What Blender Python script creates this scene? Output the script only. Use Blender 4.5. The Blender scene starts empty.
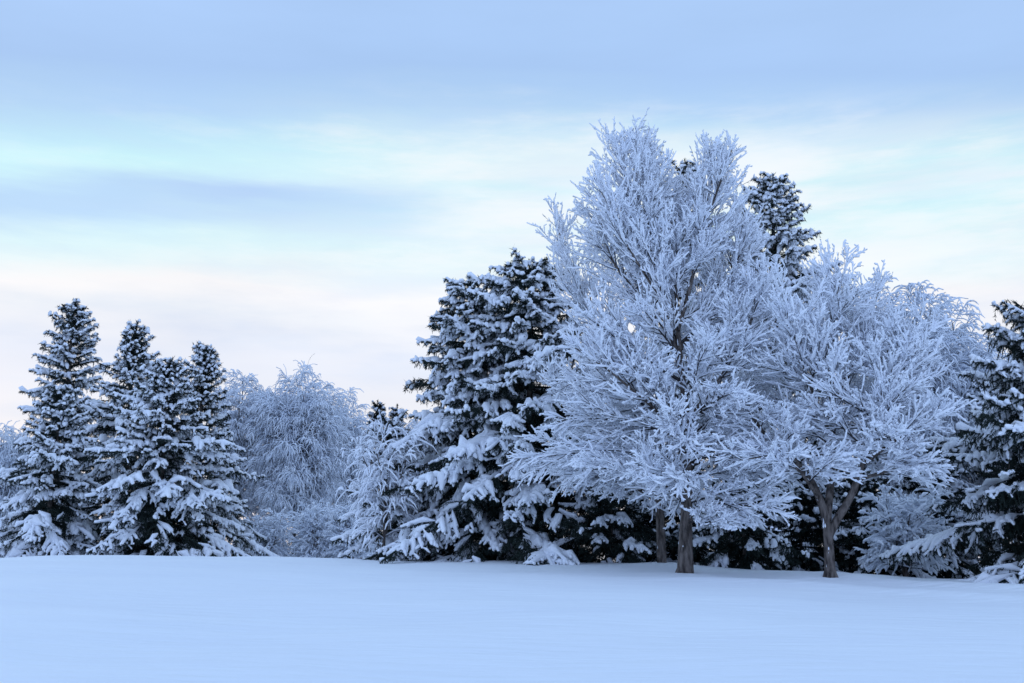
import bpy, math
import numpy as np

# ---------------------------------------------------------------- camera, world, sun, exposure
S = bpy.context.scene
C = S.collection
EYE = 1.6
PITCH = math.radians(10.44)
F = 1024 * 35.0 / 36.0
cam_d = bpy.data.cameras.new("camera")
cam_d.lens = 35.0
cam_d.sensor_width = 36.0
cam_d.clip_end = 3000.0
cam_d.clip_start = 0.1
cam = bpy.data.objects.new("camera", cam_d)
cam.location = (0, 0, EYE)
cam.rotation_euler = (math.pi / 2 + PITCH, 0, 0)
C.objects.link(cam)
S.camera = cam

SUN_EL, SUN_AZ = math.radians(7.0), math.radians(-38.0)     # low behind the left-hand clouds
W = bpy.data.worlds.new("World")
S.world = W
W.use_nodes = True


def build_sky():
    nt = W.node_tree
    nt.nodes.clear()
    N, L = nt.nodes.new, nt.links.new

    def math_(op, a, b=None, c=None, clamp=False):
        n = N("ShaderNodeMath")
        n.operation = op
        n.use_clamp = clamp
        for i, v in enumerate((a, b, c)):
            if v is None:
                continue
            if isinstance(v, (int, float)):
                n.inputs[i].default_value = v
            else:
                L(v, n.inputs[i])
        return n.outputs[0]

    def smooth(v, a, b):
        n = N("ShaderNodeMapRange")
        n.interpolation_type = 'SMOOTHSTEP'
        L(v, n.inputs[0])
        n.inputs[1].default_value, n.inputs[2].default_value = a, b
        return n.outputs[0]

    def mix(f, a, b):
        n = N("ShaderNodeMix")
        n.data_type = 'RGBA'
        if isinstance(f, (int, float)):
            n.inputs[0].default_value = f
        else:
            L(f, n.inputs[0])
        for i, v in ((6, a), (7, b)):
            if isinstance(v, tuple):
                n.inputs[i].default_value = (*v, 1)
            else:
                L(v, n.inputs[i])
        return n.outputs[2]

    def noise(vec, scale, detail, rough=0.5):
        n = N("ShaderNodeTexNoise")
        L(vec, n.inputs['Vector'])
        n.inputs['Scale'].default_value = scale
        n.inputs['Detail'].default_value = detail
        n.inputs['Roughness'].default_value = rough
        return n.outputs[0]

    tc = N("ShaderNodeTexCoord")
    sep = N("ShaderNodeSeparateXYZ")
    L(tc.outputs['Generated'], sep.inputs[0])
    x, y, z = sep.outputs
    # cloud layers are level sheets: measure their height along parallel bands, bluer away from the dawn
    zz = math_('DIVIDE', z, math_('SQRT', math_('MULTIPLY_ADD', y, y, 0.08)))
    zc = math_('MULTIPLY_ADD', smooth(math_('MULTIPLY', y, -1.0), -0.35, 0.5), 0.40, math_('MAXIMUM', zz, 0.0))

    def stretched(sx, sy, sz, off=0.0):
        cmb = N("ShaderNodeCombineXYZ")
        L(math_('MULTIPLY_ADD', x, sx, off), cmb.inputs[0])
        L(math_('MULTIPLY', y, sy), cmb.inputs[1])
        L(math_('MULTIPLY', z, sz), cmb.inputs[2])
        return cmb.outputs[0]
    n_big = noise(stretched(2.2, 2.2, 9.0), 1.0, 5, 0.55)
    n_str = noise(stretched(2.0, 2.0, 17.0, 3.7), 1.3, 6, 0.55)
    n_soft = noise(stretched(3.5, 3.5, 10.0, 9.1), 0.9, 4, 0.5)
    # clear sky
    sky = N("ShaderNodeTexSky")
    sky.sky_type = 'NISHITA'
    sky.sun_disc = False
    sky.sun_elevation = SUN_EL
    sky.sun_rotation = SUN_AZ
    sky.air_density, sky.dust_density, sky.ozone_density = 1.0, 0.6, 2.0
    sc = N("ShaderNodeVectorMath")
    sc.operation = 'SCALE'
    L(sky.outputs[0], sc.inputs[0])
    sc.inputs['Scale'].default_value = 0.10
    # cloud veil by elevation, its edges broken up by noise
    warp = math_('ADD', math_('MULTIPLY_ADD', n_big, 0.10, -0.05), math_('MULTIPLY_ADD', n_str, 0.03, -0.015))
    tilt = math_('MULTIPLY', x, 0.01)
    h = math_('ADD', math_('ADD', zc, warp), tilt)
    ramp = N("ShaderNodeValToRGB")
    L(h, ramp.inputs[0])
    stops = [(0.0, (0.93, 0.90, 0.97)), (0.10, (0.90, 0.90, 0.98)), (0.17, (0.81, 0.86, 1.0)), (0.205, (0.88, 0.92, 1.0)),
             (0.228, (1.02, 1.0, 1.02)), (0.25, (0.86, 0.98, 1.02)), (0.27, (0.76, 0.97, 1.02)), (0.362, (0.63, 0.97, 1.04)),
             (0.375, (0.58, 0.89, 1.03)), (0.41, (0.48, 0.71, 1.0)), (0.46, (0.425, 0.625, 0.97)), (0.56, (0.44, 0.64, 0.99)),
             (0.75, (0.47, 0.69, 1.04)), (1.0, (0.47, 0.70, 1.04))]
    el = ramp.color_ramp.elements
    for i, (p, c) in enumerate(stops):
        e = el[i] if i < 2 else el.new(p)
        e.position = p
        e.color = (*c, 1)
    col = mix(0.92, sc.outputs[0], ramp.outputs[0])
    # long grey-blue streak on the left
    hs = math_('ADD', zz, math_('ADD', math_('MULTIPLY_ADD', n_str, 0.08, -0.04), math_('MULTIPLY_ADD', n_big, 0.05, -0.025)))
    band = math_('MULTIPLY', smooth(hs, 0.275, 0.318), math_('SUBTRACT', 1.0, smooth(hs, 0.326, 0.360)))
    az = math_('DIVIDE', x, math_('MAXIMUM', y, 0.05))
    side = math_('SUBTRACT', 1.0, smooth(math_('ADD', az, math_('MULTIPLY_ADD', n_soft, 0.4, -0.2)), -0.25, -0.02))
    col = mix(math_('MULTIPLY', math_('MULTIPLY', band, side), math_('MULTIPLY_ADD', smooth(n_soft, 0.40, 0.58), 0.2, 0.8)), col, (0.48, 0.67, 0.96))
    # pale broken cloud towards the right
    wm = math_('MULTIPLY', smooth(n_str, 0.38, 0.62), math_('MULTIPLY', smooth(az, -0.42, 0.15), math_('SUBTRACT', 1.0, smooth(h, 0.34, 0.44))))
    col = mix(math_('MULTIPLY', wm, 0.75), col, (0.92, 0.94, 1.0))
    wl = math_('MULTIPLY', smooth(n_soft, 0.48, 0.62), math_('MULTIPLY', smooth(zz, 0.12, 0.20), math_('SUBTRACT', 1.0, smooth(zz, 0.25, 0.30))))
    col = mix(math_('MULTIPLY', wl, 0.6), col, (0.98, 0.97, 1.0))
    # thin wisps and mottling
    n_w = noise(stretched(5.0, 5.0, 26.0, 21.0), 1.0, 8, 0.62)
    ww = math_('MULTIPLY', smooth(n_w, 0.42, 0.68), math_('MULTIPLY', smooth(zz, 0.14, 0.22), math_('SUBTRACT', 1.0, smooth(h, 0.36, 0.46))))
    ww = math_('MULTIPLY', ww, math_('SUBTRACT', 1.0, math_('MULTIPLY', band, side)))
    ww = math_('MULTIPLY', ww, math_('MULTIPLY_ADD', smooth(az, -0.45, -0.05), 0.6, 0.4))
    col = mix(math_('MULTIPLY', ww, 0.55), col, (0.97, 0.98, 1.02))
    wd = math_('MULTIPLY', smooth(n_w, 0.56, 0.30), math_('SUBTRACT', 1.0, smooth(h, 0.38, 0.46)))
    col = mix(math_('MULTIPLY', wd, 0.22), col, (0.60, 0.74, 0.97))
    # the sky opposite the dawn is a deeper blue
    col = mix(math_('MULTIPLY', smooth(math_('MULTIPLY', y, -1.0), -0.15, 0.55), 0.80), col, (0.60, 0.82, 1.34))
    gm = N("ShaderNodeVectorMath")
    gm.operation = 'SCALE'
    L(col, gm.inputs[0])
    L(math_('MULTIPLY_ADD', n_big, 0.22, 0.89), gm.inputs['Scale'])
    col = gm.outputs[0]
    bg = N("ShaderNodeBackground")
    L(col, bg.inputs[0])
    bg.inputs[1].default_value = 1.0
    out = N("ShaderNodeOutputWorld")
    L(bg.outputs[0], out.inputs[0])


build_sky()
sun_d = bpy.data.lights.new("sun", 'SUN')
sun_d.energy = 0.20
sun_d.angle = math.radians(20)
sun_d.color = (1.0, 0.93, 0.88)
sun = bpy.data.objects.new("sun", sun_d)
sun.rotation_euler = (math.pi / 2 - SUN_EL, 0, math.pi - SUN_AZ)
C.objects.link(sun)
S.view_settings.view_transform = 'Standard'
S.view_settings.look = 'None'
S.view_settings.gamma = 1.0
S.view_settings.use_curve_mapping = False
S.view_settings.exposure = 0.0
S.cycles.max_bounces = 10
S.cycles.diffuse_bounces = 8
S.cycles.use_denoising = True


# ---------------------------------------------------------------- helpers
def at(px, py, D):
    """point at horizontal depth D that the photo shows at a pixel"""
    u, v = (px - 512) / F, (341.5 - py) / F
    dy = math.cos(PITCH) - v * math.sin(PITCH)
    dz = math.sin(PITCH) + v * math.cos(PITCH)
    return D * u / dy, D, EYE + D * dz / dy


def unit(v):
    return v / np.maximum(np.linalg.norm(v, axis=-1, keepdims=True), 1e-9)


class Geo:
    """collects numpy vertices and faces; build() links them as one mesh object"""
    def __init__(self):
        self.v, self.q, self.t, self.n = [], [], [], 0

    def tubes(self, P, R, sides):
        M, K, _ = P.shape
        if M == 0:
            return
        T = np.empty_like(P)
        T[:, 1:-1] = P[:, 2:] - P[:, :-2]
        T[:, 0] = P[:, 1] - P[:, 0]
        T[:, -1] = P[:, -1] - P[:, -2]
        T = unit(T)
        ref = np.where(np.abs(T[:, :, 2].mean(1))[:, None, None] > 0.85, np.array([1.0, 0.15, 0]), np.array([0, 0, 1.0]))
        A = unit(np.cross(T, np.broadcast_to(ref, T.shape)))
        B = np.cross(A, T)
        a = np.arange(sides) * 2 * np.pi / sides
        V = P[:, :, None] + R[:, :, None, None] * (A[:, :, None] * np.cos(a)[:, None] + B[:, :, None] * np.sin(a)[:, None])
        base = self.n + (np.arange(M) * K * sides)[:, None, None]
        k = (np.arange(K - 1) * sides)[None, :, None]
        s = np.arange(sides)[None, None]
        s2 = (s + 1) % sides
        self.q.append(np.stack([base + k + s, base + k + s2, base + k + sides + s2, base + k + sides + s], -1).reshape(-1, 4))
        self.v.append(V.reshape(-1, 3).astype(np.float32))
        self.n += M * K * sides

    def tris(self, A, B, D):
        M = len(A)
        self.v.append(np.stack([A, B, D], 1).reshape(-1, 3).astype(np.float32))
        self.t.append(self.n + np.arange(M * 3).reshape(-1, 3))
        self.n += M * 3

    def build(self, name, material, parent=None, smooth=True):
        me = bpy.data.meshes.new(name)
        v = np.concatenate(self.v)
        q = np.concatenate(self.q) if self.q else np.zeros((0, 4), int)
        t = np.concatenate(self.t) if self.t else np.zeros((0, 3), int)
        me.vertices.add(len(v))
        me.vertices.foreach_set("co", v.ravel())
        me.loops.add(q.size + t.size)
        me.loops.foreach_set("vertex_index", np.concatenate([q.ravel(), t.ravel()]).astype(np.int32))
        me.polygons.add(len(q) + len(t))
        st = np.concatenate([np.arange(len(q)) * 4, q.size + np.arange(len(t)) * 3]).astype(np.int32)
        me.polygons.foreach_set("loop_start", st)
        me.polygons.foreach_set("use_smooth", np.full(len(q) + len(t), smooth))
        me.materials.append(material)
        me.update(calc_edges=True)
        o = bpy.data.objects.new(name, me)
        C.objects.link(o)
        if parent:
            o.parent = parent
        return o


def vnoise(P, scale, seed):
    """cheap smooth noise in about -1..1"""
    r = np.random.default_rng(seed)
    out = 0
    for i in range(5):
        d = unit(r.normal(size=3)) * (0.7 + 0.9 * r.random()) / scale
        out = out + np.sin(P @ d * 2 * np.pi + r.random() * 6.28)
    return out / 2.6


def thing(name, label, cat, loc, group=None, rz=0.0):
    o = bpy.data.objects.new(name, None)
    o.empty_display_size = 0.3
    o.location = loc
    o.rotation_euler = (0, 0, rz)
    o["label"], o["category"] = label, cat
    if group:
        o["group"] = group
    C.objects.link(o)
    return o


# ---------------------------------------------------------------- materials
def material(name, c1, c2, scale, rough, bump=0.0, bump_scale=20.0, stretch=(1, 1, 1), sss=0.0, spec=0.3):
    m = bpy.data.materials.new(name)
    m.use_nodes = True
    nt = m.node_tree
    b = nt.nodes["Principled BSDF"]
    tc = nt.nodes.new("ShaderNodeTexCoord")
    mp = nt.nodes.new("ShaderNodeMapping")
    mp.inputs['Scale'].default_value = stretch
    nt.links.new(tc.outputs['Object'], mp.inputs[0])
    nz = nt.nodes.new("ShaderNodeTexNoise")
    nz.inputs['Scale'].default_value = scale
    nz.inputs['Detail'].default_value = 5
    nt.links.new(mp.outputs[0], nz.inputs['Vector'])
    mr = nt.nodes.new("ShaderNodeMapRange")
    mr.inputs[1].default_value, mr.inputs[2].default_value = 0.35, 0.65
    nt.links.new(nz.outputs[0], mr.inputs[0])
    mx = nt.nodes.new("ShaderNodeMix")
    mx.data_type = 'RGBA'
    nt.links.new(mr.outputs[0], mx.inputs[0])
    mx.inputs[6].default_value, mx.inputs[7].default_value = (*c1, 1), (*c2, 1)
    nt.links.new(mx.outputs[2], b.inputs['Base Color'])
    b.inputs['Roughness'].default_value = rough
    b.inputs['Specular IOR Level'].default_value = spec
    if sss:
        b.inputs['Subsurface Weight'].default_value = sss
        b.inputs['Subsurface Radius'].default_value = (0.6, 0.8, 1.0)
        b.inputs['Subsurface Scale'].default_value = 0.03
    if bump:
        n2 = nt.nodes.new("ShaderNodeTexNoise")
        n2.inputs['Scale'].default_value = bump_scale
        n2.inputs['Detail'].default_value = 6
        nt.links.new(mp.outputs[0], n2.inputs['Vector'])
        bp = nt.nodes.new("ShaderNodeBump")
        bp.inputs['Strength'].default_value = bump
        bp.inputs['Distance'].default_value = 0.05
        nt.links.new(n2.outputs[0], bp.inputs['Height'])
        nt.links.new(bp.outputs[0], b.inputs['Normal'])
    return m


M_GROUND = material("field_snow", (0.87, 0.89, 0.92), (0.90, 0.92, 0.94), 0.6, 0.7, 0.9, 2.6, (0.45, 1.8, 1), spec=0.2)
M_SNOW = material("clinging_snow", (0.86, 0.88, 0.93), (0.92, 0.93, 0.96), 2.0, 0.75, 0.4, 22.0, spec=0.2)
M_FROST = material("frosted_snow", (0.74, 0.78, 0.85), (0.86, 0.88, 0.92), 2.0, 0.8, spec=0.2)
M_NEEDLE = material("spruce_needles", (0.012, 0.020, 0.018), (0.030, 0.042, 0.034), 3.0, 0.7, spec=0.2)
M_BARK = material("grey_bark", (0.045, 0.036, 0.032), (0.20, 0.165, 0.145), 14.0, 0.9, 1.0, 30.0, (1, 1, 0.3), spec=0.15)
M_TWIG = material("dark_twig_bark", (0.030, 0.027, 0.029), (0.075, 0.066, 0.066), 6.0, 0.85, spec=0.15)
M_RIME = material("rimed_twig_bark", (0.16, 0.165, 0.19), (0.38, 0.39, 0.43), 7.0, 0.85, spec=0.15)
M_BIRCHTWIG = material("frosted_twig_bark", (0.14, 0.14, 0.16), (0.26, 0.26, 0.29), 4.0, 0.85, spec=0.15)

# ---------------------------------------------------------------- ground: a snow field rising to a soft crest
CX = np.array([-200, 0, 300, 500, 600, 700, 800, 900, 1024, 1250.0])
CY = np.array([557, 556.5, 557, 561, 563.5, 567, 570.5, 575, 580, 588.0])
CD = np.array([27, 27, 27, 26, 25.5, 25, 24.5, 24, 23.5, 23.0])


TRUNKS = [at(685, 571, 21.0)[:2], at(830, 574, 20.0)[:2], at(662, 566, 24.0)[:2]]


def ground_z(x, y):
    x, y = np.asarray(x, float), np.asarray(y, float)
    r = np.hypot(x, y)
    ta = x / np.maximum(np.abs(y), 1e-6)
    px = 512 + np.clip(ta, -0.8, 0.8) * F
    cy, rc = np.interp(px, CX, CY), np.interp(px, CX, CD)
    v = (341.5 - cy) / F
    el = (math.sin(PITCH) + v * math.cos(PITCH)) / (math.cos(PITCH) - v * math.sin(PITCH))
    hc = EYE + el * rc * np.cos(np.arctan(np.clip(ta, -.8, .8)))
    s = np.clip(r / rc, 0, 1)
    near = hc * (1.35 * s - 0.35 * s ** 3.0) - 0.0 * s
    d = np.maximum(r - rc, 0)
    sl = el - 0.012
    far = hc + sl * d - 0.0016 * np.minimum(d, 25) ** 2 - 0.03 * np.maximum(d - 25, 0)
    z = np.where(r < rc, near, far)
    u = 0.012 * np.sin(x * 2.1 + 0.8 * np.sin(y * 0.7)) * np.sin(y * 1.6 + 1.2 * np.sin(x * 0.5)) + 0.035 * np.sin(x * 0.55 + 0.21 * y + 1.0) * np.sin(y * 0.31 + 0.4) + 0.014 * np.sin(x * 1.3 - y * 0.9) + 0.01 * np.sin(0.7 * x + 1.9 * y)
    u = u + 0.09 * np.exp(-((r - rc + 3.0 + 0.3 * np.sin(x * 0.9)) / 0.30) ** 2) * np.clip((px - 700) / 140, 0, 1)
    u = u + 0.06 * np.exp(-((r - rc + 5.2 + 0.25 * np.sin(x * 0.7 + 1)) / 0.35) ** 2) * np.clip((px - 560) / 160, 0, 1)
    for mx, my in TRUNKS:                    # snow drifted up round the bare trunks
        q = np.hypot(x - mx, y - my)
        u = u + 0.10 * np.exp(-(q / 0.75) ** 2) - 0.05 * np.exp(-(q / 0.26) ** 2)
    return z + u * np.clip(r / 6, 0, 1) * np.clip(1.6 - r / 60, 0, 1)


def build_ground():
    rs = np.concatenate([[0.0], np.geomspace(1.0, 8, 14), np.linspace(8.3, 45, 150), np.geomspace(46, 900, 40)])
    na = 360
    a = np.arange(na) * 2 * np.pi / na
    X, Y = rs[1:, None] * np.sin(a), rs[1:, None] * np.cos(a)
    Z = ground_z(X, Y)
    V = np.concatenate([[[0, 0, float(ground_z(0, 0))]], np.stack([X, Y, Z], -1).reshape(-1, 3)])
    g = Geo()
    g.v.append(V.astype(np.float32))
    nr = len(rs) - 1
    i, j = np.meshgrid(np.arange(nr - 1), np.arange(na), indexing='ij')
    j2 = (j + 1) % na
    g.q.append(np.stack([1 + i * na + j2, 1 + i * na + j, 1 + (i + 1) * na + j, 1 + (i + 1) * na + j2], -1).reshape(-1, 4))
    jj = np.arange(na)
    g.t.append(np.stack([np.zeros(na, int), 1 + jj, 1 + (jj + 1) % na], -1)[:, ::-1])
    o = g.build("ground", M_GROUND)
    o["kind"] = "structure"
    o["label"] = "smooth untouched snow field rising to a soft crest"


build_ground()


# ---------------------------------------------------------------- branching
def sample(P, R, idx, t):
    K = P.shape[1]
    f = np.clip(t, 0, 0.9999) * (K - 1)
    i = f.astype(int)
    w = (f - i)[:, None]
    a, b = P[idx, i], P[idx, i + 1]
    return a * (1 - w) + b * w, unit(b - a), R[idx, i] * (1 - w[:, 0]) + R[idx, i + 1] * w[:, 0]


def lengths(P):
    return np.linalg.norm(np.diff(P, axis=1), axis=2).sum(1)


def grow(rng, P, R, spacing, t0, t1, ang, lenf, K=5, flat=0.5, up=0.0, droop=0.0, jit=0.12, r0=1.0, rfac=0.65, rtip=0.35):
    """children of every polyline in P: side shoots, alternating left and right, lifted by up, bent by droop"""
    Lp = lengths(P)
    cnt = np.floor(Lp * (t1 - t0) / spacing + rng.random(len(P))).astype(int)
    idx = np.repeat(np.arange(len(P)), cnt)
    if len(idx) == 0:
        return np.zeros((0, K, 3)), np.zeros((0, K)), np.zeros(0, int), np.zeros(0)
    k = np.arange(len(idx)) - np.repeat(np.cumsum(cnt) - cnt, cnt)
    t = t0 + (t1 - t0) * (k + rng.random(len(idx))) / cnt[idx]
    pos, tan, rp = sample(P, R, idx, t)
    upv = np.array([0, 0, 1.0]) + rng.normal(0, 0.05, (len(idx), 3))
    side = unit(np.cross(tan, upv))
    nrm = np.cross(side, tan)
    phi = (k % 2) * np.pi + rng.normal(0, 1, len(idx)) * (1 - flat) * 2.2
    a = np.radians(rng.normal(ang[0], ang[1], len(idx)))[:, None]
    d = tan * np.cos(a) + (side * np.cos(phi)[:, None] + nrm * np.sin(phi)[:, None]) * np.sin(a)
    Lc = lenf(t, Lp[idx], rng) * np.ones(len(idx))
    if isinstance(up, tuple):
        up = np.interp(pos[:, 2], up[2:], up[:2])
    Q = np.empty((len(idx), K, 3))
    Q[:, 0] = pos
    for j in range(1, K):
        d = d + rng.normal(0, jit, d.shape)
        d[:, 2] += up / (K - 1) - droop * (j / (K - 1)) * 2 / (K - 1)
        d = unit(d)
        Q[:, j] = Q[:, j - 1] + d * (Lc / (K - 1))[:, None]
    rb = np.minimum(rp * rfac, r0)
    RR = rb[:, None] * np.linspace(1, rtip, K)[None]
    return Q, RR, idx, t


def snow_on(g, rng, P, R, rs, sides=5, lump=0.3, ends=0.25, keep=None, lift=0.65, flatz=0.55, tip=0.75):
    """a lumpy ridge of snow lying along the top of every polyline"""
    if keep is not None:
        P, R = P[keep], R[keep]
        if np.ndim(rs):
            rs = rs[keep]
    if len(P) == 0:
        return
    T = unit(np.gradient(P, axis=1))
    hor = flatz + (1 - flatz) * np.sqrt(np.clip(1 - T[:, :, 2] ** 2, 0, 1))
    rs = np.asarray(rs, float).reshape(-1, 1) if np.ndim(rs) else rs
    r = rs * hor * np.exp(rng.normal(0, lump, P.shape[:2]))
    Q = P.copy()
    Q[:, :, 2] += R * 0.7 + r * lift
    Q = Q + rng.normal(0, 0.12, Q.shape) * r[:, :, None]
    r[:, 0] *= ends
    r[:, -1] *= tip
    cap = Q[:, -1] + T[:, -1] * r[:, -1:] * 0.8
    g.tubes(np.concatenate([Q, cap[:, None]], 1), np.concatenate([r, r[:, -1:] * 0.15], 1), sides)


def needles(g, rng, P, per, ln, wd, down=0.35, spread=0.9):
    """dark needle tufts all round every shoot"""
    M, K, _ = P.shape
    if M == 0:
        return
    idx = np.repeat(np.arange(M), per)
    t = rng.random(len(idx))
    pos, tan, _ = sample(P, np.zeros((M, K)), idx, t)
    d = unit(tan * 0.7 + rng.normal(0, spread * 0.6, pos.shape) - np.array([0, 0, down]))
    s = unit(np.cross(d, rng.normal(size=d.shape)))
    l = ln * rng.uniform(0.6, 1.3, len(idx))[:, None]
    g.tris(pos - s * wd, pos + s * wd, pos + d * l)


# ---------------------------------------------------------------- spruce
def spruce(label, top, D, base_r, seed, snow=0.62, detail=1.0, shape=0.85, z0=0.15, sag=0.42, dens=1.0, group=None, ragged=0.16,
           name="spruce_tree", base=None, snow_r=1.0, lean=(0, 0), top_el=36, fringe=1.0):
    rng = np.random.default_rng(seed)
    tx, ty, tz = at(top[0], top[1], D)
    gz = float(ground_z(tx, ty))
    H = tz - gz
    root = thing(name, label, "tree", (tx, ty, gz), group)
    # trunk
    n = 9
    zz = np.linspace(-0.25, H * 0.985, n)
    P = np.stack([0.03 * np.sin(zz * 1.3 + seed), 0.03 * np.cos(zz * 0.9 + seed), zz], -1)[None]
    R = (0.016 * H * (1 - np.clip(zz / H, 0, 1)) ** 0.8 + 0.012)[None]
    g = Geo()
    g.tubes(P, R, 10)
    g.build("trunk", M_BARK, root)
    # boughs
    hs, z = [], z0
    while z < H * 0.965:
        f = z / H
        sp = (0.36 * (1 - f) + 0.16) / dens * (H / 9.0) ** 0.5
        m = max(3, int(round((7.0 - 2.5 * f))))
        a0 = rng.random() * 6.28
        for i in range(m):
            hs.append((z + rng.uniform(-0.5, 0.5) * sp, a0 + 6.283 * i / m + rng.normal(0, 0.25)))
        z += sp
    hs = np.array(hs)
    f = np.clip(hs[:, 0] / H, 0, 1)
    # lobed outline: length follows a slow noise round the tree
    lob = vnoise(np.stack([np.cos(hs[:, 1]) * 1.3, np.sin(hs[:, 1]) * 1.3, hs[:, 0] * 0.8], -1), 1.8, seed)
    L = base_r * (1 - f) ** shape * np.exp(rng.normal(0, ragged, len(f))) * (1 + 0.13 * lob) * np.clip(0.6 + hs[:, 0] / 2.0, 0, 1) + 0.12
    el = np.radians(-10 + (top_el + 10) * f ** 1.4 + rng.normal(0, 7, len(f)))
    K = 8
    s = np.linspace(0, 1, K)
    dirv = np.stack([np.cos(hs[:, 1]), np.sin(hs[:, 1])], -1)
    sg = sag * (1 - 0.75 * f) * rng.uniform(0.6, 1.4, len(f))
    B = np.empty((len(f), K, 3))
    bend = rng.normal(0, 0.12, len(f))
    B[:, :, 0] = (dirv[:, :1] * s - dirv[:, 1:] * bend[:, None] * s ** 2) * L[:, None]
    B[:, :, 1] = (dirv[:, 1:] * s + dirv[:, :1] * bend[:, None] * s ** 2) * L[:, None]
    B[:, :, 2] = hs[:, :1] + L[:, None] * (np.tan(el)[:, None] * s - sg[:, None] * s ** 2 * 1.0 + 0.08 * s ** 4)
    BR = (0.011 * L[:, None] + 0.004) * np.linspace(1, 0.3, K)
    sc = 1.0 / detail
    side, sR, si, st = grow(rng, B, BR, 0.085 * sc, 0.12, 0.98, (52, 9),
                            lambda t, Lp, r: np.clip(0.31 * Lp * (1 - t) ** 0.75 * np.minimum(1, t / 0.25 + 0.3), 0.10, 0.75) * r.uniform(0.7, 1.2, len(t)) + 0.05,
                            K=4, flat=0.86, droop=0.50, jit=0.10, r0=0.012)
    lead = np.stack([np.zeros(4), np.zeros(4), np.linspace(0.88, 0.992, 4) * H], -1)[None] + P[:, -1:] * np.array([1, 1, 0])
    sub, uR, ui, ut = grow(rng, side, sR, 0.10 * sc, 0.2, 1.0, (46, 10),
                           lambda t, Lp, r: r.uniform(0.09, 0.20, len(t)) * np.clip(Lp * 2.2, 0.5, 1.2),
                           K=3, flat=0.75, droop=0.35, jit=0.12, r0=0.007)
    hang, hR, _, _ = grow(rng, side, sR, 0.15 * sc, 0.1, 0.9, (80, 12),
                          lambda t, Lp, r: r.uniform(0.10, 0.24, len(t)) * fringe, K=3, flat=0.6, droop=1.5, jit=0.1, r0=0.006)
    fol = Geo()
    fol.tubes(B, BR, 5)
    fol.tubes(side, sR, 3)
    w = 0.010 * sc ** 0.5
    needles(fol, rng, side, int(26 * detail), 0.085, w)
    needles(fol, rng, sub, int(12 * detail), 0.075, w)
    needles(fol, rng, hang, int(12 * detail * fringe), 0.075, w, down=0.6, spread=0.7)
    needles(fol, rng, B[:, 2:], int(60 * detail), 0.09, w)
    needles(fol, rng, lead, 260, 0.11, w)
    needles(fol, rng, B, 90, 0.15, 0.017, down=0.5)
    fol.build("foliage", M_NEEDLE, root, smooth=False)
    # snow: whole boughs carry it or not, heavier outwards
    sn = Geo()
    luck = rng.random(len(L))
    sr = snow_r * sc ** 0.4

    def load(Q, b, t):
        return 0.40 * vnoise(Q.mean(1), 1.0, seed + 5) + 0.55 * luck[b] + 0.12 * rng.random(len(b)) + np.minimum(t - 0.55, 0.0) * 1.6 + 0.5 * f[b]
    v = load(side, si, st)
    thr = np.quantile(v, 1 - snow)
    ks = v > thr
    snow_on(sn, rng, side, sR, 0.055 * sr * np.clip(lengths(side) / 0.30, 0.75, 1.3), 6, 0.34, keep=ks)
    ku = ks[ui] & (rng.random(len(ui)) < 0.85)
    snow_on(sn, rng, sub, uR, 0.041 * sr, 5, 0.30, keep=ku)
    Bs = B[:, 3:]
    kb = load(Bs, np.arange(len(L)), np.full(len(L), 0.7)) > thr
    snow_on(sn, rng, Bs, BR[:, 3:], 0.055 * sr * np.clip(L / 1.6, 0.6, 1.1), 6, 0.35, keep=kb)
    sn.build("snow_cover", M_SNOW, root)
    return root


# ---------------------------------------------------------------- broadleaf tree loaded with snow
def curve(pts, K):
    pts = np.asarray(pts, float)
    d = np.concatenate([[0], np.cumsum(np.linalg.norm(np.diff(pts, axis=0), axis=1))])
    s = np.linspace(0, d[-1], 200)
    q = np.stack([np.interp(s, d, pts[:, i]) for i in range(3)], -1)
    k = np.ones(25) / 25
    p = np.concatenate([np.repeat(q[:1], 12, 0), q, np.repeat(q[-1:], 12, 0)])
    q2 = np.stack([np.convolve(p[:, i], k, 'valid') for i in range(3)], -1)
    q2[0], q2[-1] = q[0], q[-1]
    return q2[np.linspace(0, 199, K).astype(int)]


def limbs_along(rng, P, R, hts, nper, prof, elv, K=9, jit=0.07, up=0.25, droop=0.0):
    drf = droop if callable(droop) else (lambda h, v=droop: v)
    """limbs at given heights round a stem; prof(h, azimuth) is their reach, elv(h) their rise in degrees"""
    out, rad = [], []
    a = rng.random() * 6.28
    for h in hts:
        i = int(np.argmin(np.abs(P[:, 2] - h)))
        for _ in range(nper):
            a += 2.399 + rng.normal(0, 0.2)
            droop = drf(h)
            L = prof(h, a) * rng.uniform(0.82, 1.12)
            e = math.radians(elv(h) + rng.normal(0, 7))
            d = np.array([math.cos(a) * math.cos(e), math.sin(a) * math.cos(e), math.sin(e)])
            q = np.empty((K, 3))
            j = min(i + 1, len(P) - 1)
            f = np.clip((h - P[i, 2]) / max(P[j, 2] - P[i, 2], 1e-3), 0, 1) if j > i else 0
            q[0] = P[i] * (1 - f) + P[j] * f
            for k in range(1, K):
                d = d + rng.normal(0, jit, 3)
                d[2] += (up - droop * 2 * k / K) / (K - 1)
                d /= np.linalg.norm(d)
                q[k] = q[k - 1] + d * L / (K - 1)
            out.append(q)
            rad.append(np.minimum(0.013 * L + 0.004, R[i] * 0.65) * np.linspace(1, 0.25, K))
    return np.array(out), np.array(rad)


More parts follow.
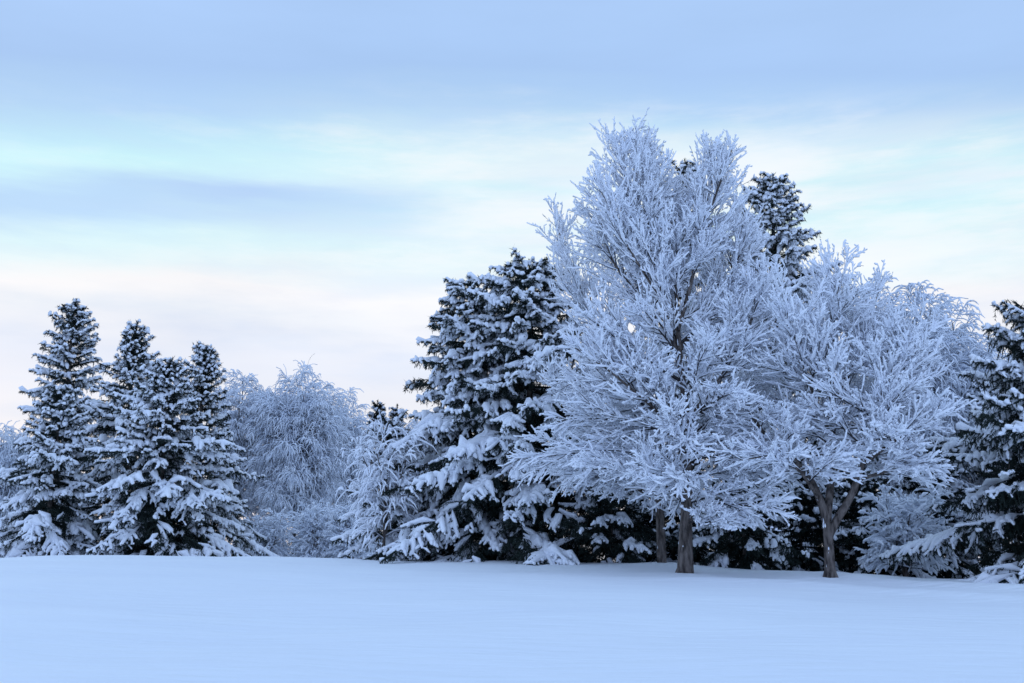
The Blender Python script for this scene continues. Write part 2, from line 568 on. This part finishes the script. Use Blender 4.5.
def broadleaf(root, stems, stem_r, limbs, limb_r, seed, detail=1.0, snow_r=0.0212, lat_len=0.46, up=0.25, droop=0.0,
              snow_mat=None, twig_mat=None, tw_len=(0.28, 0.66), min_h=0.5, spur=True, flare=0.0, ang=(30, 8)):
    rng = np.random.default_rng(seed)
    snow_mat, twig_mat = snow_mat or M_SNOW, twig_mat or M_TWIG
    tr = Geo()
    for P, R in zip(stems, stem_r):
        tr.tubes(P[None], R[None], 12)
    if flare:
        a = rng.random() * 6.28 + np.arange(6) * 6.283 / 6 + rng.normal(0, 0.25, 6)
        s5 = np.linspace(0, 1, 6)
        rr = flare * (0.55 + 1.1 * s5[None] ** 1.5 * rng.uniform(0.8, 1.2, (6, 1)))
        Pf = np.stack([np.cos(a)[:, None] * rr, np.sin(a)[:, None] * rr, np.broadcast_to(0.34 - 0.46 * s5 ** 0.7, rr.shape)], -1)
        tr.tubes(Pf, flare * 0.42 * np.broadcast_to(0.75 + 0.3 * s5, rr.shape), 7)
    tr.build("trunk", M_BARK, root)
    sc = 1.0 / detail
    ok = limbs[:, :, 2].min(1) > min_h
    limbs, limb_r = limbs[ok], limb_r[ok]
    lat, lR, li, lt = grow(rng, limbs, limb_r, 0.13 * sc, 0.12, 0.97, ang,
                           lambda t, Lp, r: (lat_len * Lp * (1 - t) ** 0.7 * np.minimum(1, t / 0.3 + 0.5) + 0.30) * r.uniform(0.7, 1.2, len(t)),
                           K=6, flat=0.55, up=up, droop=droop, jit=0.05, r0=0.015)
    tw, wR, wi, wt = grow(rng, lat, lR, 0.100 * sc, 0.10, 1.0, ang,
                          lambda t, Lp, r: r.uniform(*tw_len, len(t)) * np.clip(Lp * 1.4, 0.45, 1.1) * (1.1 - 0.5 * t),
                          K=4, flat=0.45, up=up, droop=droop * 1.3, jit=0.06, r0=0.006)
    tw2, w2, _, _ = grow(rng, limbs, limb_r, 0.16 * sc, 0.2, 1.0, ang, lambda t, Lp, r: r.uniform(*tw_len, len(t)),
                         K=4, flat=0.2, up=up, droop=droop, jit=0.06, r0=0.006)
    tw, wR = np.concatenate([tw, tw2]), np.concatenate([wR, w2])
    groups = [(limbs, limb_r, 0.75), (lat, lR, 0.95), (tw, wR, 1.0)]
    if spur:
        sp, sR, _, _ = grow(rng, tw, wR, 0.095 * sc, 0.15, 0.95, (48, 12), lambda t, Lp, r: r.uniform(0.045, 0.11, len(t)),
                            K=3, flat=0.2, up=0.12, droop=droop, jit=0.1, r0=0.005)
        groups.append((sp, sR, 0.92))
    br = Geo()
    for P, R, n in ((limbs, limb_r, 6), (lat, lR, 4)):
        ok = P[:, :, 2].min(1) > min_h
        br.tubes(P[ok], R[ok], n)
    br.build("branches", twig_mat, root)
    t_ = Geo()
    for P, R, _ in groups[2:]:
        ok = P[:, :, 2].min(1) > min_h
        t_.tubes(P[ok], np.maximum(R[ok], 0.0055), 3)
    t_.build("twigs", M_RIME, root)
    sn = Geo()
    for P, R, k in groups:
        ok = (P[:, :, 2].min(1) > min_h) & (rng.random(len(P)) < 0.88)
        snow_on(sn, rng, P[ok], R[ok], snow_r * k * sc ** 0.4, 5, 0.32, ends=0.5, lift=0.55 if k >= 1.0 or k == 0.92 else 0.7, tip=0.55)
    # snow plastered on the stems in patches
    for P, R in zip(stems[:3], stem_r[:3]):
        m = 12
        t = rng.uniform(0.05, 0.85, m)
        p, tn, r = sample(P[None], R[None], np.zeros(m, int), t)
        a = rng.normal(-2.6, 0.45, m)
        off = np.stack([np.cos(a), np.sin(a), np.zeros(m)], -1) * (r * 0.93)[:, None]
        ln = rng.uniform(0.04, 0.18, m)
        q = (p + off)[:, None] + tn[:, None] * (np.linspace(-0.5, 0.5, 4)[None, :, None] * ln[:, None, None])
        q = q[p[:, 2] > 0.1]
        if len(q):
            sn.tubes(q, rng.uniform(0.006, 0.017, (len(q), 1)) * np.array([[0.2, 1, 0.9, 0.2]]) * np.exp(rng.normal(0, 0.4, (len(q), 4))), 6)
    sn.build("snow_cover", snow_mat, root)


def stem(pts, r0, r1, K=14):
    P = curve(pts, K)
    R = np.linspace(r0, r1, K)
    return P, R


MAPLES = "snow laden broadleaf trees at the edge of the field"


def main_maple():
    rng = np.random.default_rng(11)
    D = 21.0
    x, y, _ = at(685, 571, D)
    gz = float(ground_z(x, y))
    root = thing("maple_tree", "tallest broadleaf tree, twin topped crown of snow coated twigs, straight bare trunk",
                 "tree", (x, y, gz), MAPLES)
    s = D / F * 1.0

    def loc(px, py, dy=0.0):
        X, Y, Z = at(px, py, D + dy)
        return (X - x, dy, Z - gz)
    trunk = stem([(0, 0, -0.25), (0, 0, 0.0), loc(686, 520), loc(688, 470), loc(687, 420), loc(680, 360), loc(676, 300, 0.1), loc(677, 250, 0.15)], 0.155, 0.035, 18)
    trunk[1][:] = 0.03 + 0.125 * np.linspace(1, 0, 18) ** 1.25
    trunk[1][:3] = (0.20, 0.17, 0.15)
    lead1 = stem([loc(681, 370), loc(664, 310, -0.1), loc(652, 250, -0.2), loc(644, 195, -0.2), loc(634, 138, -0.1)], 0.055, 0.012)
    lead2 = stem([loc(678, 330), loc(692, 280, 0.1), loc(704, 220, 0.1), loc(710, 180, 0.0), loc(713, 150, 0.0)], 0.05, 0.012)
    lead3 = stem([loc(677, 300), loc(668, 240, 0.5), loc(674, 205, 0.6), loc(673, 195, 0.6)], 0.04, 0.012)
    lead4 = stem([loc(682, 350), loc(650, 310, 0.3), loc(612, 262, 0.3), loc(598, 212, 0.2)], 0.045, 0.012)
    lead5 = stem([loc(687, 420), loc(720, 380, -0.3), loc(752, 320, -0.3), loc(766, 280, -0.2)], 0.05, 0.012)
    lead6 = stem([loc(688, 440), loc(645, 400, -0.6), loc(606, 368, -0.9), loc(572, 346, -1.0)], 0.045, 0.012)
    lead7 = stem([loc(679, 350), loc(720, 300, 0.5), loc(745, 245, 0.5), loc(738, 215, 0.4)], 0.045, 0.012)

    fan = [stem([loc(655, 262, -0.2), loc(638, 215, -0.3), loc(622, 170, -0.3), loc(613, 136, -0.3)], 0.03, 0.01),
           stem([loc(650, 240, -0.2), loc(652, 200, 0.3), loc(651, 165, 0.4), loc(650, 142, 0.4)], 0.028, 0.01),
           stem([loc(704, 225, 0.1), loc(716, 195, -0.2), loc(726, 165, -0.2), loc(732, 150, -0.2)], 0.028, 0.01),
           stem([loc(664, 305, -0.1), loc(630, 250, -0.5), loc(606, 200, -0.6), loc(594, 178, -0.6)], 0.03, 0.01)]

    def reach(h, a):
        base = np.interp(h, [1.2, 2.0, 3.0, 4.0, 5.0, 6.0, 7.0], [2.6, 2.95, 2.95, 2.75, 2.1, 1.5, 1.0])
        return base * (1.0 - 0.11 * math.cos(a)) * (1.0 - 0.38 * max(0.0, -math.sin(a)) ** 0.7)

    def rise(h):
        return np.interp(h, [1.2, 2.0, 3.0, 4.0, 5.0, 6.5], [8, 20, 32, 40, 50, 60])
    Ls, Rs = limbs_along(rng, trunk[0], trunk[1], np.arange(1.05, 6.6, 0.18), 1, reach, rise, up=0.15,
                         droop=lambda h: np.interp(h, [1, 2, 3.2, 4.5], [0.35, 0.8, 0.75, 0.15]))
    Ll, Rl = limbs_along(rng, trunk[0], trunk[1], np.arange(1.0, 3.2, 0.16), 1, reach, lambda h: rise(h) - 6, up=0.05, droop=0.5)
    more, mr = [Ls, Ll], [Rs, Rl]
    for ld in [lead1, lead2, lead3, lead4, lead5, lead6, lead7] + fan:
        k = 0.42 if any(ld is q for q in fan) else (0.68 if ld is lead1 or ld is lead2 else 1.0)
        z0, z1 = ld[0][:, 2].min(), ld[0][:, 2].max()
        q, r = limbs_along(rng, ld[0], ld[1], np.arange(z0 + 0.25 * (z1 - z0), z1 - 0.1, 0.15), 1,
                           lambda h, a: k * np.interp((h - z0) / (z1 - z0), [0, 0.5, 1], [1.3, 0.95, 0.34]),
                           lambda h: np.interp((h - z0) / (z1 - z0), [0, 1], [34, 62]), up=0.2)
        more.append(q)
        mr.append(r)
        P9 = ld[0][np.linspace(3, 13, 9).astype(int)]
        more.append(P9[None])
        mr.append(np.linspace(ld[1][3] * 0.9, 0.008, 9)[None])
    limbs, lr = np.concatenate(more), np.concatenate(mr)
    st = [trunk, lead1, lead2, lead3, lead4, lead5, lead6, lead7] + fan
    broadleaf(root, [p for p, _ in st], [r for _, r in st], limbs, lr, 12, detail=1.0, min_h=0.85, up=(-0.05, 0.30, 2.8, 5.0), flare=0.135)


def right_maple():
    rng = np.random.default_rng(21)
    D = 20.0
    x, y, _ = at(830, 574, D)
    gz = float(ground_z(x, y))
    root = thing("maple_tree", "lower broad broadleaf tree forking close to the snow, leaning left limb, snow coated twigs", "tree", (x, y, gz), MAPLES)

    def loc(px, py, dy=0.0):
        X, Y, Z = at(px, py, D + dy)
        return (X - x, dy, Z - gz)
    trunk = stem([(0, 0, -0.25), (0, 0, 0), loc(829, 545), loc(826, 515), loc(812, 480, 0.1), loc(790, 455, 0.2), loc(762, 432, 0.3), loc(750, 412, 0.3)], 0.115, 0.025, 18)
    trunk[1][:2] = (0.16, 0.13)
    fork = stem([loc(829, 535), loc(838, 517), loc(853, 495, -0.1), loc(863, 460, -0.2), loc(880, 415, -0.2), loc(905, 370, -0.2), loc(925, 335, -0.2)], 0.085, 0.015)
    mid = stem([loc(827, 520), loc(832, 470, 0.4), loc(833, 410, 0.4), loc(826, 350, 0.3), loc(832, 310, 0.2), loc(842, 275, 0.2)], 0.085, 0.014)
    l4 = stem([loc(832, 440, 0.4), loc(812, 390, 0.2), loc(795, 340, 0.0), loc(783, 300, -0.1)], 0.045, 0.012)
    l5 = stem([loc(832, 420, 0.4), loc(850, 370, 0.4), loc(868, 330, 0.3), loc(876, 300, 0.3)], 0.045, 0.012)
    l6 = stem([loc(862, 465, -0.2), loc(895, 440, -0.6), loc(922, 427, -0.7), loc(942, 412, -0.7)], 0.045, 0.012)
    l7 = stem([loc(858, 480, -0.1), loc(890, 470, -0.4), loc(920, 466, -0.6), loc(940, 474, -0.7)], 0.04, 0.012)
    l8 = stem([loc(820, 500), loc(800, 470, -0.5), loc(770, 455, -0.8), loc(742, 460, -0.9)], 0.04, 0.012)
    more, mr = [], []
    sts = [trunk, fork, mid, l4, l5, l6, l7, l8]
    for n, ld in enumerate(sts):
        z0, z1 = max(ld[0][:, 2].min(), 1.75), ld[0][:, 2].max()
        hts = np.linspace(z0 + 0.15 * (z1 - z0), z1 - 0.05, 10 if n in (0, 1, 2) else 8)
        q, r = limbs_along(rng, ld[0], ld[1], hts, 2 if n in (1, 2) else 1,
                           lambda h, a: np.interp((h - z0) / max(z1 - z0, .1), [0, 0.5, 1], [1.7, 1.35, 0.45] if n in (1, 2) else ([1.3, 1.1, 0.5] if n < 5 else [1.0, 0.8, 0.4])),
                           lambda h: np.interp(h, [1.2, 2.0, 3.0, 5.0], [8, 18, 32, 55]), up=0.15,
                           droop=lambda h: np.interp(h, [1, 2, 3, 4], [0.3, 0.45, 0.45, 0.12]))
        more.append(q)
        mr.append(r)
        P9 = ld[0][np.linspace(4, len(ld[0]) - 1, 9).astype(int)]
        more.append(P9[None])
        mr.append(np.linspace(ld[1][4] * 0.9, 0.008, 9)[None])
    limbs, lr = np.concatenate(more), np.concatenate(mr)
    broadleaf(root, [p for p, _ in sts], [r for _, r in sts], limbs, lr, 22, detail=1.0, min_h=1.15, up=(-0.05, 0.28, 2.2, 4.0), flare=0.105)


def left_maple():
    rng = np.random.default_rng(31)
    D = 24.0
    x, y, _ = at(662, 566, D)
    gz = float(ground_z(x, y))
    root = thing("maple_tree", "thin broadleaf tree half hidden behind the tallest one, crown reaching left", "tree", (x, y, gz), MAPLES)

    def loc(px, py, dy=0.0):
        X, Y, Z = at(px, py, D + dy)
        return (X - x, dy, Z - gz)
    trunk = stem([(0, 0, -0.3), (0, 0, 0), loc(660, 510), loc(655, 460), loc(640, 410), loc(610, 350, -0.2), loc(578, 290, -0.3), loc(556, 222, -0.3)], 0.12, 0.014, 18)
    l2 = stem([loc(657, 480), loc(615, 440, -0.3), loc(580, 405, -0.5), loc(545, 380, -0.6)], 0.05, 0.012)
    l3 = stem([loc(640, 410), loc(630, 340, 0.2), loc(605, 280, 0.2), loc(590, 262, 0.2)], 0.05, 0.012)
    l4 = stem([loc(659, 500), loc(620, 480, -0.4), loc(580, 470, -0.6), loc(545, 470, -0.6)], 0.045, 0.012)
    more, mr = [], []
    sts = [trunk, l2, l4]
    for n, ld in enumerate(sts):
        z0, z1 = max(ld[0][:, 2].min(), 1.4), ld[0][:, 2].max()
        q, r = limbs_along(rng, ld[0], ld[1], np.linspace(z0 + 0.1 * (z1 - z0), z1 - 0.05, 20 if n == 0 else 11), 1,
                           lambda h, a: np.interp((h - z0) / max(z1 - z0, .1), [0, 0.6, 1], [1.8, 1.0, 0.35] if n == 0 else [1.2, 1.0, 0.5]),
                           lambda h: np.interp(h, [1.2, 2.0, 3.0, 5.0], [5, 16, 30, 52]), up=0.15,
                           droop=lambda h: np.interp(h, [1, 2, 3, 4.5], [0.5, 0.8, 0.7, 0.12]))
        more.append(q)
        mr.append(r)
        P9 = ld[0][np.linspace(4, len(ld[0]) - 1, 9).astype(int)]
        more.append(P9[None])
        mr.append(np.linspace(ld[1][4] * 0.9, 0.008, 9)[None])
    limbs, lr = np.concatenate(more), np.concatenate(mr)
    broadleaf(root, [p for p, _ in sts], [r for _, r in sts], limbs, lr, 32, detail=0.9, min_h=0.8, up=(-0.05, 0.30, 2.5, 5.0), flare=0.085)


def birch(label, top, D, half, seed, detail=1.15, group="frosted birches behind the spruces", low=0.15, name="birch_tree", snow=None):
    """weeping, frost-covered tree farther back"""
    rng = np.random.default_rng(seed)
    tx, ty, tz = at(top[0], top[1], D)
    gz = float(ground_z(tx, ty))
    H = tz - gz
    root = thing(name, label, "tree", (tx, ty, gz), group)
    sts = [stem([(0, 0, -0.3), (0.02, 0, 0.3 * H), (0.05 * half, 0.05, 0.6 * H), (0, 0, 0.97 * H)], 0.014 * H, 0.014, 14)]
    for k in range(5):
        a = 6.28 * k / 5 + rng.normal(0, 0.3)
        q = rng.uniform(0.45, 0.65)
        h0 = rng.uniform(0.2, 0.42) * H
        sts.append(stem([(0.02, 0, h0), (math.cos(a) * half * q * 0.5, math.sin(a) * half * q * 0.5, h0 + 0.25 * H),
                         (math.cos(a) * half * q, math.sin(a) * half * q, H * rng.uniform(0.78, 0.93))], 0.006 * H, 0.012, 14))
    more, mr = [], []
    for n, ld in enumerate(sts):
        z0, z1 = max(ld[0][:, 2].min(), low), ld[0][:, 2].max()
        q, r = limbs_along(rng, ld[0], ld[1], np.arange(z0 + 0.1, z1, 0.17), 1,
                           lambda h, a: half * np.interp(h / H, [0.1, 0.4, 0.7, 0.85, 1], [0.95, 0.98, 0.82, 0.58, 0.22]) * (1.0 if n == 0 else 0.6),
                           lambda h: np.interp(h / H, [0.1, 0.5, 1], [12, 32, 60]), K=8, up=0.3, droop=0.75)
        more.append(q)
        mr.append(r)
    limbs, lr = np.concatenate(more), np.concatenate(mr)
    broadleaf(root, [p for p, _ in sts], [r for _, r in sts], limbs, lr, seed + 1, detail=detail, snow_r=0.0195, lat_len=0.42, up=0.1, droop=0.95,
              snow_mat=snow or M_FROST, twig_mat=M_BIRCHTWIG, tw_len=(0.35, 0.75), min_h=0.2, spur=False, ang=(42, 12))
    return root


def bush(label, px, py, D, width, height, seed, name="snowy_bush", group=None, frost=False):
    rng = np.random.default_rng(seed)
    x, y, _ = at(px, py, D)
    gz = float(ground_z(x, y))
    root = thing(name, label, "bush", (x, y, gz), group)
    sts = []
    for k in range(9):
        a = rng.random() * 6.28
        q = width * rng.uniform(0.2, 0.6)
        sts.append(stem([(0, 0, -0.1), (q * 0.5 * math.cos(a), q * 0.5 * math.sin(a), height * 0.5),
                         (q * math.cos(a), q * math.sin(a), height * rng.uniform(0.75, 1.0))], 0.025, 0.008, 10))
    more, mr = [], []
    for ld in sts:
        q, r = limbs_along(rng, ld[0], ld[1], np.arange(0.2, ld[0][:, 2].max(), 0.12), 1, lambda h, a: width * 0.5 * (1.15 - 0.5 * h / height),
                           lambda h: 8 + 35 * h / height, K=7, up=0.2, droop=0.55)
        more.append(q)
        mr.append(r)
    limbs, lr = np.concatenate(more), np.concatenate(mr)
    broadleaf(root, [p for p, _ in sts], [r for _, r in sts], limbs, lr, seed + 1, detail=0.9, snow_r=0.026, lat_len=0.35, up=0.1, droop=0.5,
              snow_mat=M_FROST if frost else M_SNOW, min_h=0.05, spur=False, tw_len=(0.15, 0.35))


# ---------------------------------------------------------------- the trees
LEFT = "snow covered spruces on the left"
MID = "tall snow covered spruces behind the broadleaf trees"
spruce("tallest of the left spruces, blunt topped, standing at the back", (75, 302), 38, 2.45, 101, group=LEFT, dens=1.12, detail=0.75, shape=0.62, snow=0.50)
spruce("shorter whiter spruce in front of the tallest left spruce, at the far left", (61, 386), 33.0, 2.15, 102, group=LEFT, dens=1.12, detail=0.8, shape=0.7, snow=0.74)
spruce("pointed spruce between the blunt tall one and the broad front one", (136, 323), 36, 3.2, 103, group=LEFT, dens=1.12, top_el=50, detail=0.75, shape=1.0, snow=0.62)
spruce("broad heavily snowed spruce at the front of the left clump", (168, 362), 32, 2.75, 104, group=LEFT, dens=1.12, detail=0.9, shape=0.72, snow=0.66)
spruce("narrow pointed spruce at the right end of the left clump", (206, 344), 34, 2.5, 105, group=LEFT, dens=1.12, top_el=50, detail=0.8, shape=1.0, snow=0.62)

spruce("great dark spruce beside the tallest broadleaf tree, thick snow pads on its wide boughs", (530, 258), 27.5, 4.1, 106, group=MID, detail=1.0,
       shape=0.64, dens=1.2, snow=0.50, snow_r=1.12, sag=0.36, top_el=14)
spruce("spruce with long bare boughs sticking out left, shoulder to shoulder with the great dark spruce", (470, 272), 28.5, 3.0, 107, group=MID, detail=0.9,
       shape=0.66, dens=1.15, snow=0.54, snow_r=1.08, ragged=0.20, top_el=16)
spruce("dark spruce whose snow tufted top shows to the right of the tallest broadleaf tree", (770, 173), 31, 4.1, 108, group=MID, detail=0.85, shape=0.74, snow=0.74)
spruce("dark spruce whose tip only shows between the twin tops of the tallest broadleaf tree", (684, 156), 33, 3.4, 109, group=MID, detail=0.7, shape=0.8, snow=0.45)
spruce("dark spruce at the right edge of the picture with shelves of snow on drooping boughs", (1054, 312), 20.5, 3.2, 110, group=MID, detail=1.1,
       shape=0.62, snow=0.50, snow_r=0.95, dens=1.1, fringe=1.7, sag=0.30)
spruce("small spruce with drooping snowy boughs between the trunks of the two front broadleaf trees", (742, 470), 25.0, 1.5, 111, detail=1.0, snow=0.55, shape=0.6,
       group="young spruces under the broadleaf trees")
spruce("small dark spruce under the left side of the tallest broadleaf tree's crown", (610, 462), 26.0, 1.8, 112, detail=0.9, snow=0.42, shape=0.6,
       group="young spruces under the broadleaf trees")
spruce("small dark spruce right behind the forked trunk", (862, 470), 25.5, 1.6, 116, detail=0.9, snow=0.3, shape=0.6,
       group="young spruces under the broadleaf trees")
UNDER = "young spruces under the broadleaf trees"
spruce("small dark spruce just left of the straight bare trunk", (672, 476), 27.0, 1.7, 117, detail=0.8, snow=0.35, shape=0.6, group=UNDER)
spruce("small dark spruce just left of the forked trunk", (798, 474), 26.0, 1.7, 118, detail=0.8, snow=0.30, shape=0.6, group=UNDER)
spruce("small dark spruce behind the low snowy bush", (925, 462), 26.0, 1.8, 119, detail=0.8, snow=0.30, shape=0.6, group=UNDER)
spruce("distant spruce tip, the taller of a pair left of the great dark spruce", (378, 399), 52, 2.2, 113, detail=0.5, snow=0.40, group="far spruces")
spruce("distant spruce tip, the lower of a pair left of the great dark spruce", (397, 403), 54, 2.0, 114, detail=0.5, snow=0.40, group="far spruces")
UNDER = "young spruces under the broadleaf trees"
spruce("small dark spruce just left of the straight bare trunk", (672, 476), 27.0, 1.7, 117, detail=0.8, snow=0.35, shape=0.6, group=UNDER)
spruce("small dark spruce just left of the forked trunk", (798, 474), 26.0, 1.7, 118, detail=0.8, snow=0.30, shape=0.6, group=UNDER)
spruce("small dark spruce behind the low snowy bush", (925, 462), 26.0, 1.8, 119, detail=0.8, snow=0.30, shape=0.6, group=UNDER)
spruce("distant spruce tip, the taller of a pair left of the great dark spruce", (378, 399), 52, 2.2, 113, detail=0.5, snow=0.40, group="far spruces")
spruce("distant spruce tip, the lower of a pair left of the great dark spruce", (397, 403), 54, 2.0, 114, detail=0.5, snow=0.40, group="far spruces")
spruce("scraggly spruce with few drooping white branches at the left foot of the great spruce", (388, 418), 27.5, 1.3, 115, detail=0.6, dens=0.42, snow=0.8,
       shape=0.5, sag=0.5, group=None)

main_maple()
right_maple()
left_maple()
spruce("dark spruce half hidden behind the right edge spruce, filling the gap beside it", (1003, 396), 27.5, 2.6, 120, detail=0.7, group=MID, shape=0.6, snow=0.35)
birch("frosted weeping birch with the widest rounded crown, right of the left spruces", (300, 378), 42, 2.7, 201)
birch("frosted weeping birch just behind the narrow pointed spruce", (243, 376), 43, 1.7, 202)
birch("frosted pale tree at the far left edge of the picture", (2, 434), 42, 2.3, 203)
birch("frosted weeping birch between the rounded birch and the scraggly spruce", (346, 398), 45, 1.7, 204)
birch("frosted weeping tree behind the right broadleaf tree, its top the higher one", (913, 290), 29, 2.0, 205, detail=0.9)
birch("frosted weeping tree behind the right broadleaf tree, next to the right edge spruce", (952, 316), 30, 2.3, 206, detail=0.9)
birch("scraggly tree with long drooping white branches at the left foot of the great dark spruce", (386, 430), 27.0, 1.25, 210, detail=0.6, group=None, snow=M_SNOW)
birch("frosted tree far behind the gap left of the great dark spruce", (425, 425), 46, 2.4, 207)
birch("frosted tree behind the right broadleaf tree, its top the left one", (878, 288), 31, 1.7, 208, detail=0.7)
bush("low twiggy bush weighed down with snow left of the right edge spruce", 905, 577, 24.0, 1.5, 1.9, 301, frost=True)
THICK = "frosted thickets under the birches"
bush("frosted thicket at the foot of the widest rounded birch", 318, 556, 38.0, 1.5, 2.0, 302, frost=True, group=THICK)
bush("frosted thicket beside the narrow pointed spruce", 268, 556, 38.5, 1.4, 2.0, 303, frost=True, group=THICK)
bush("frosted thicket beside the scraggly spruce", 352, 556, 37.0, 1.3, 2.1, 304, frost=True, group=THICK)
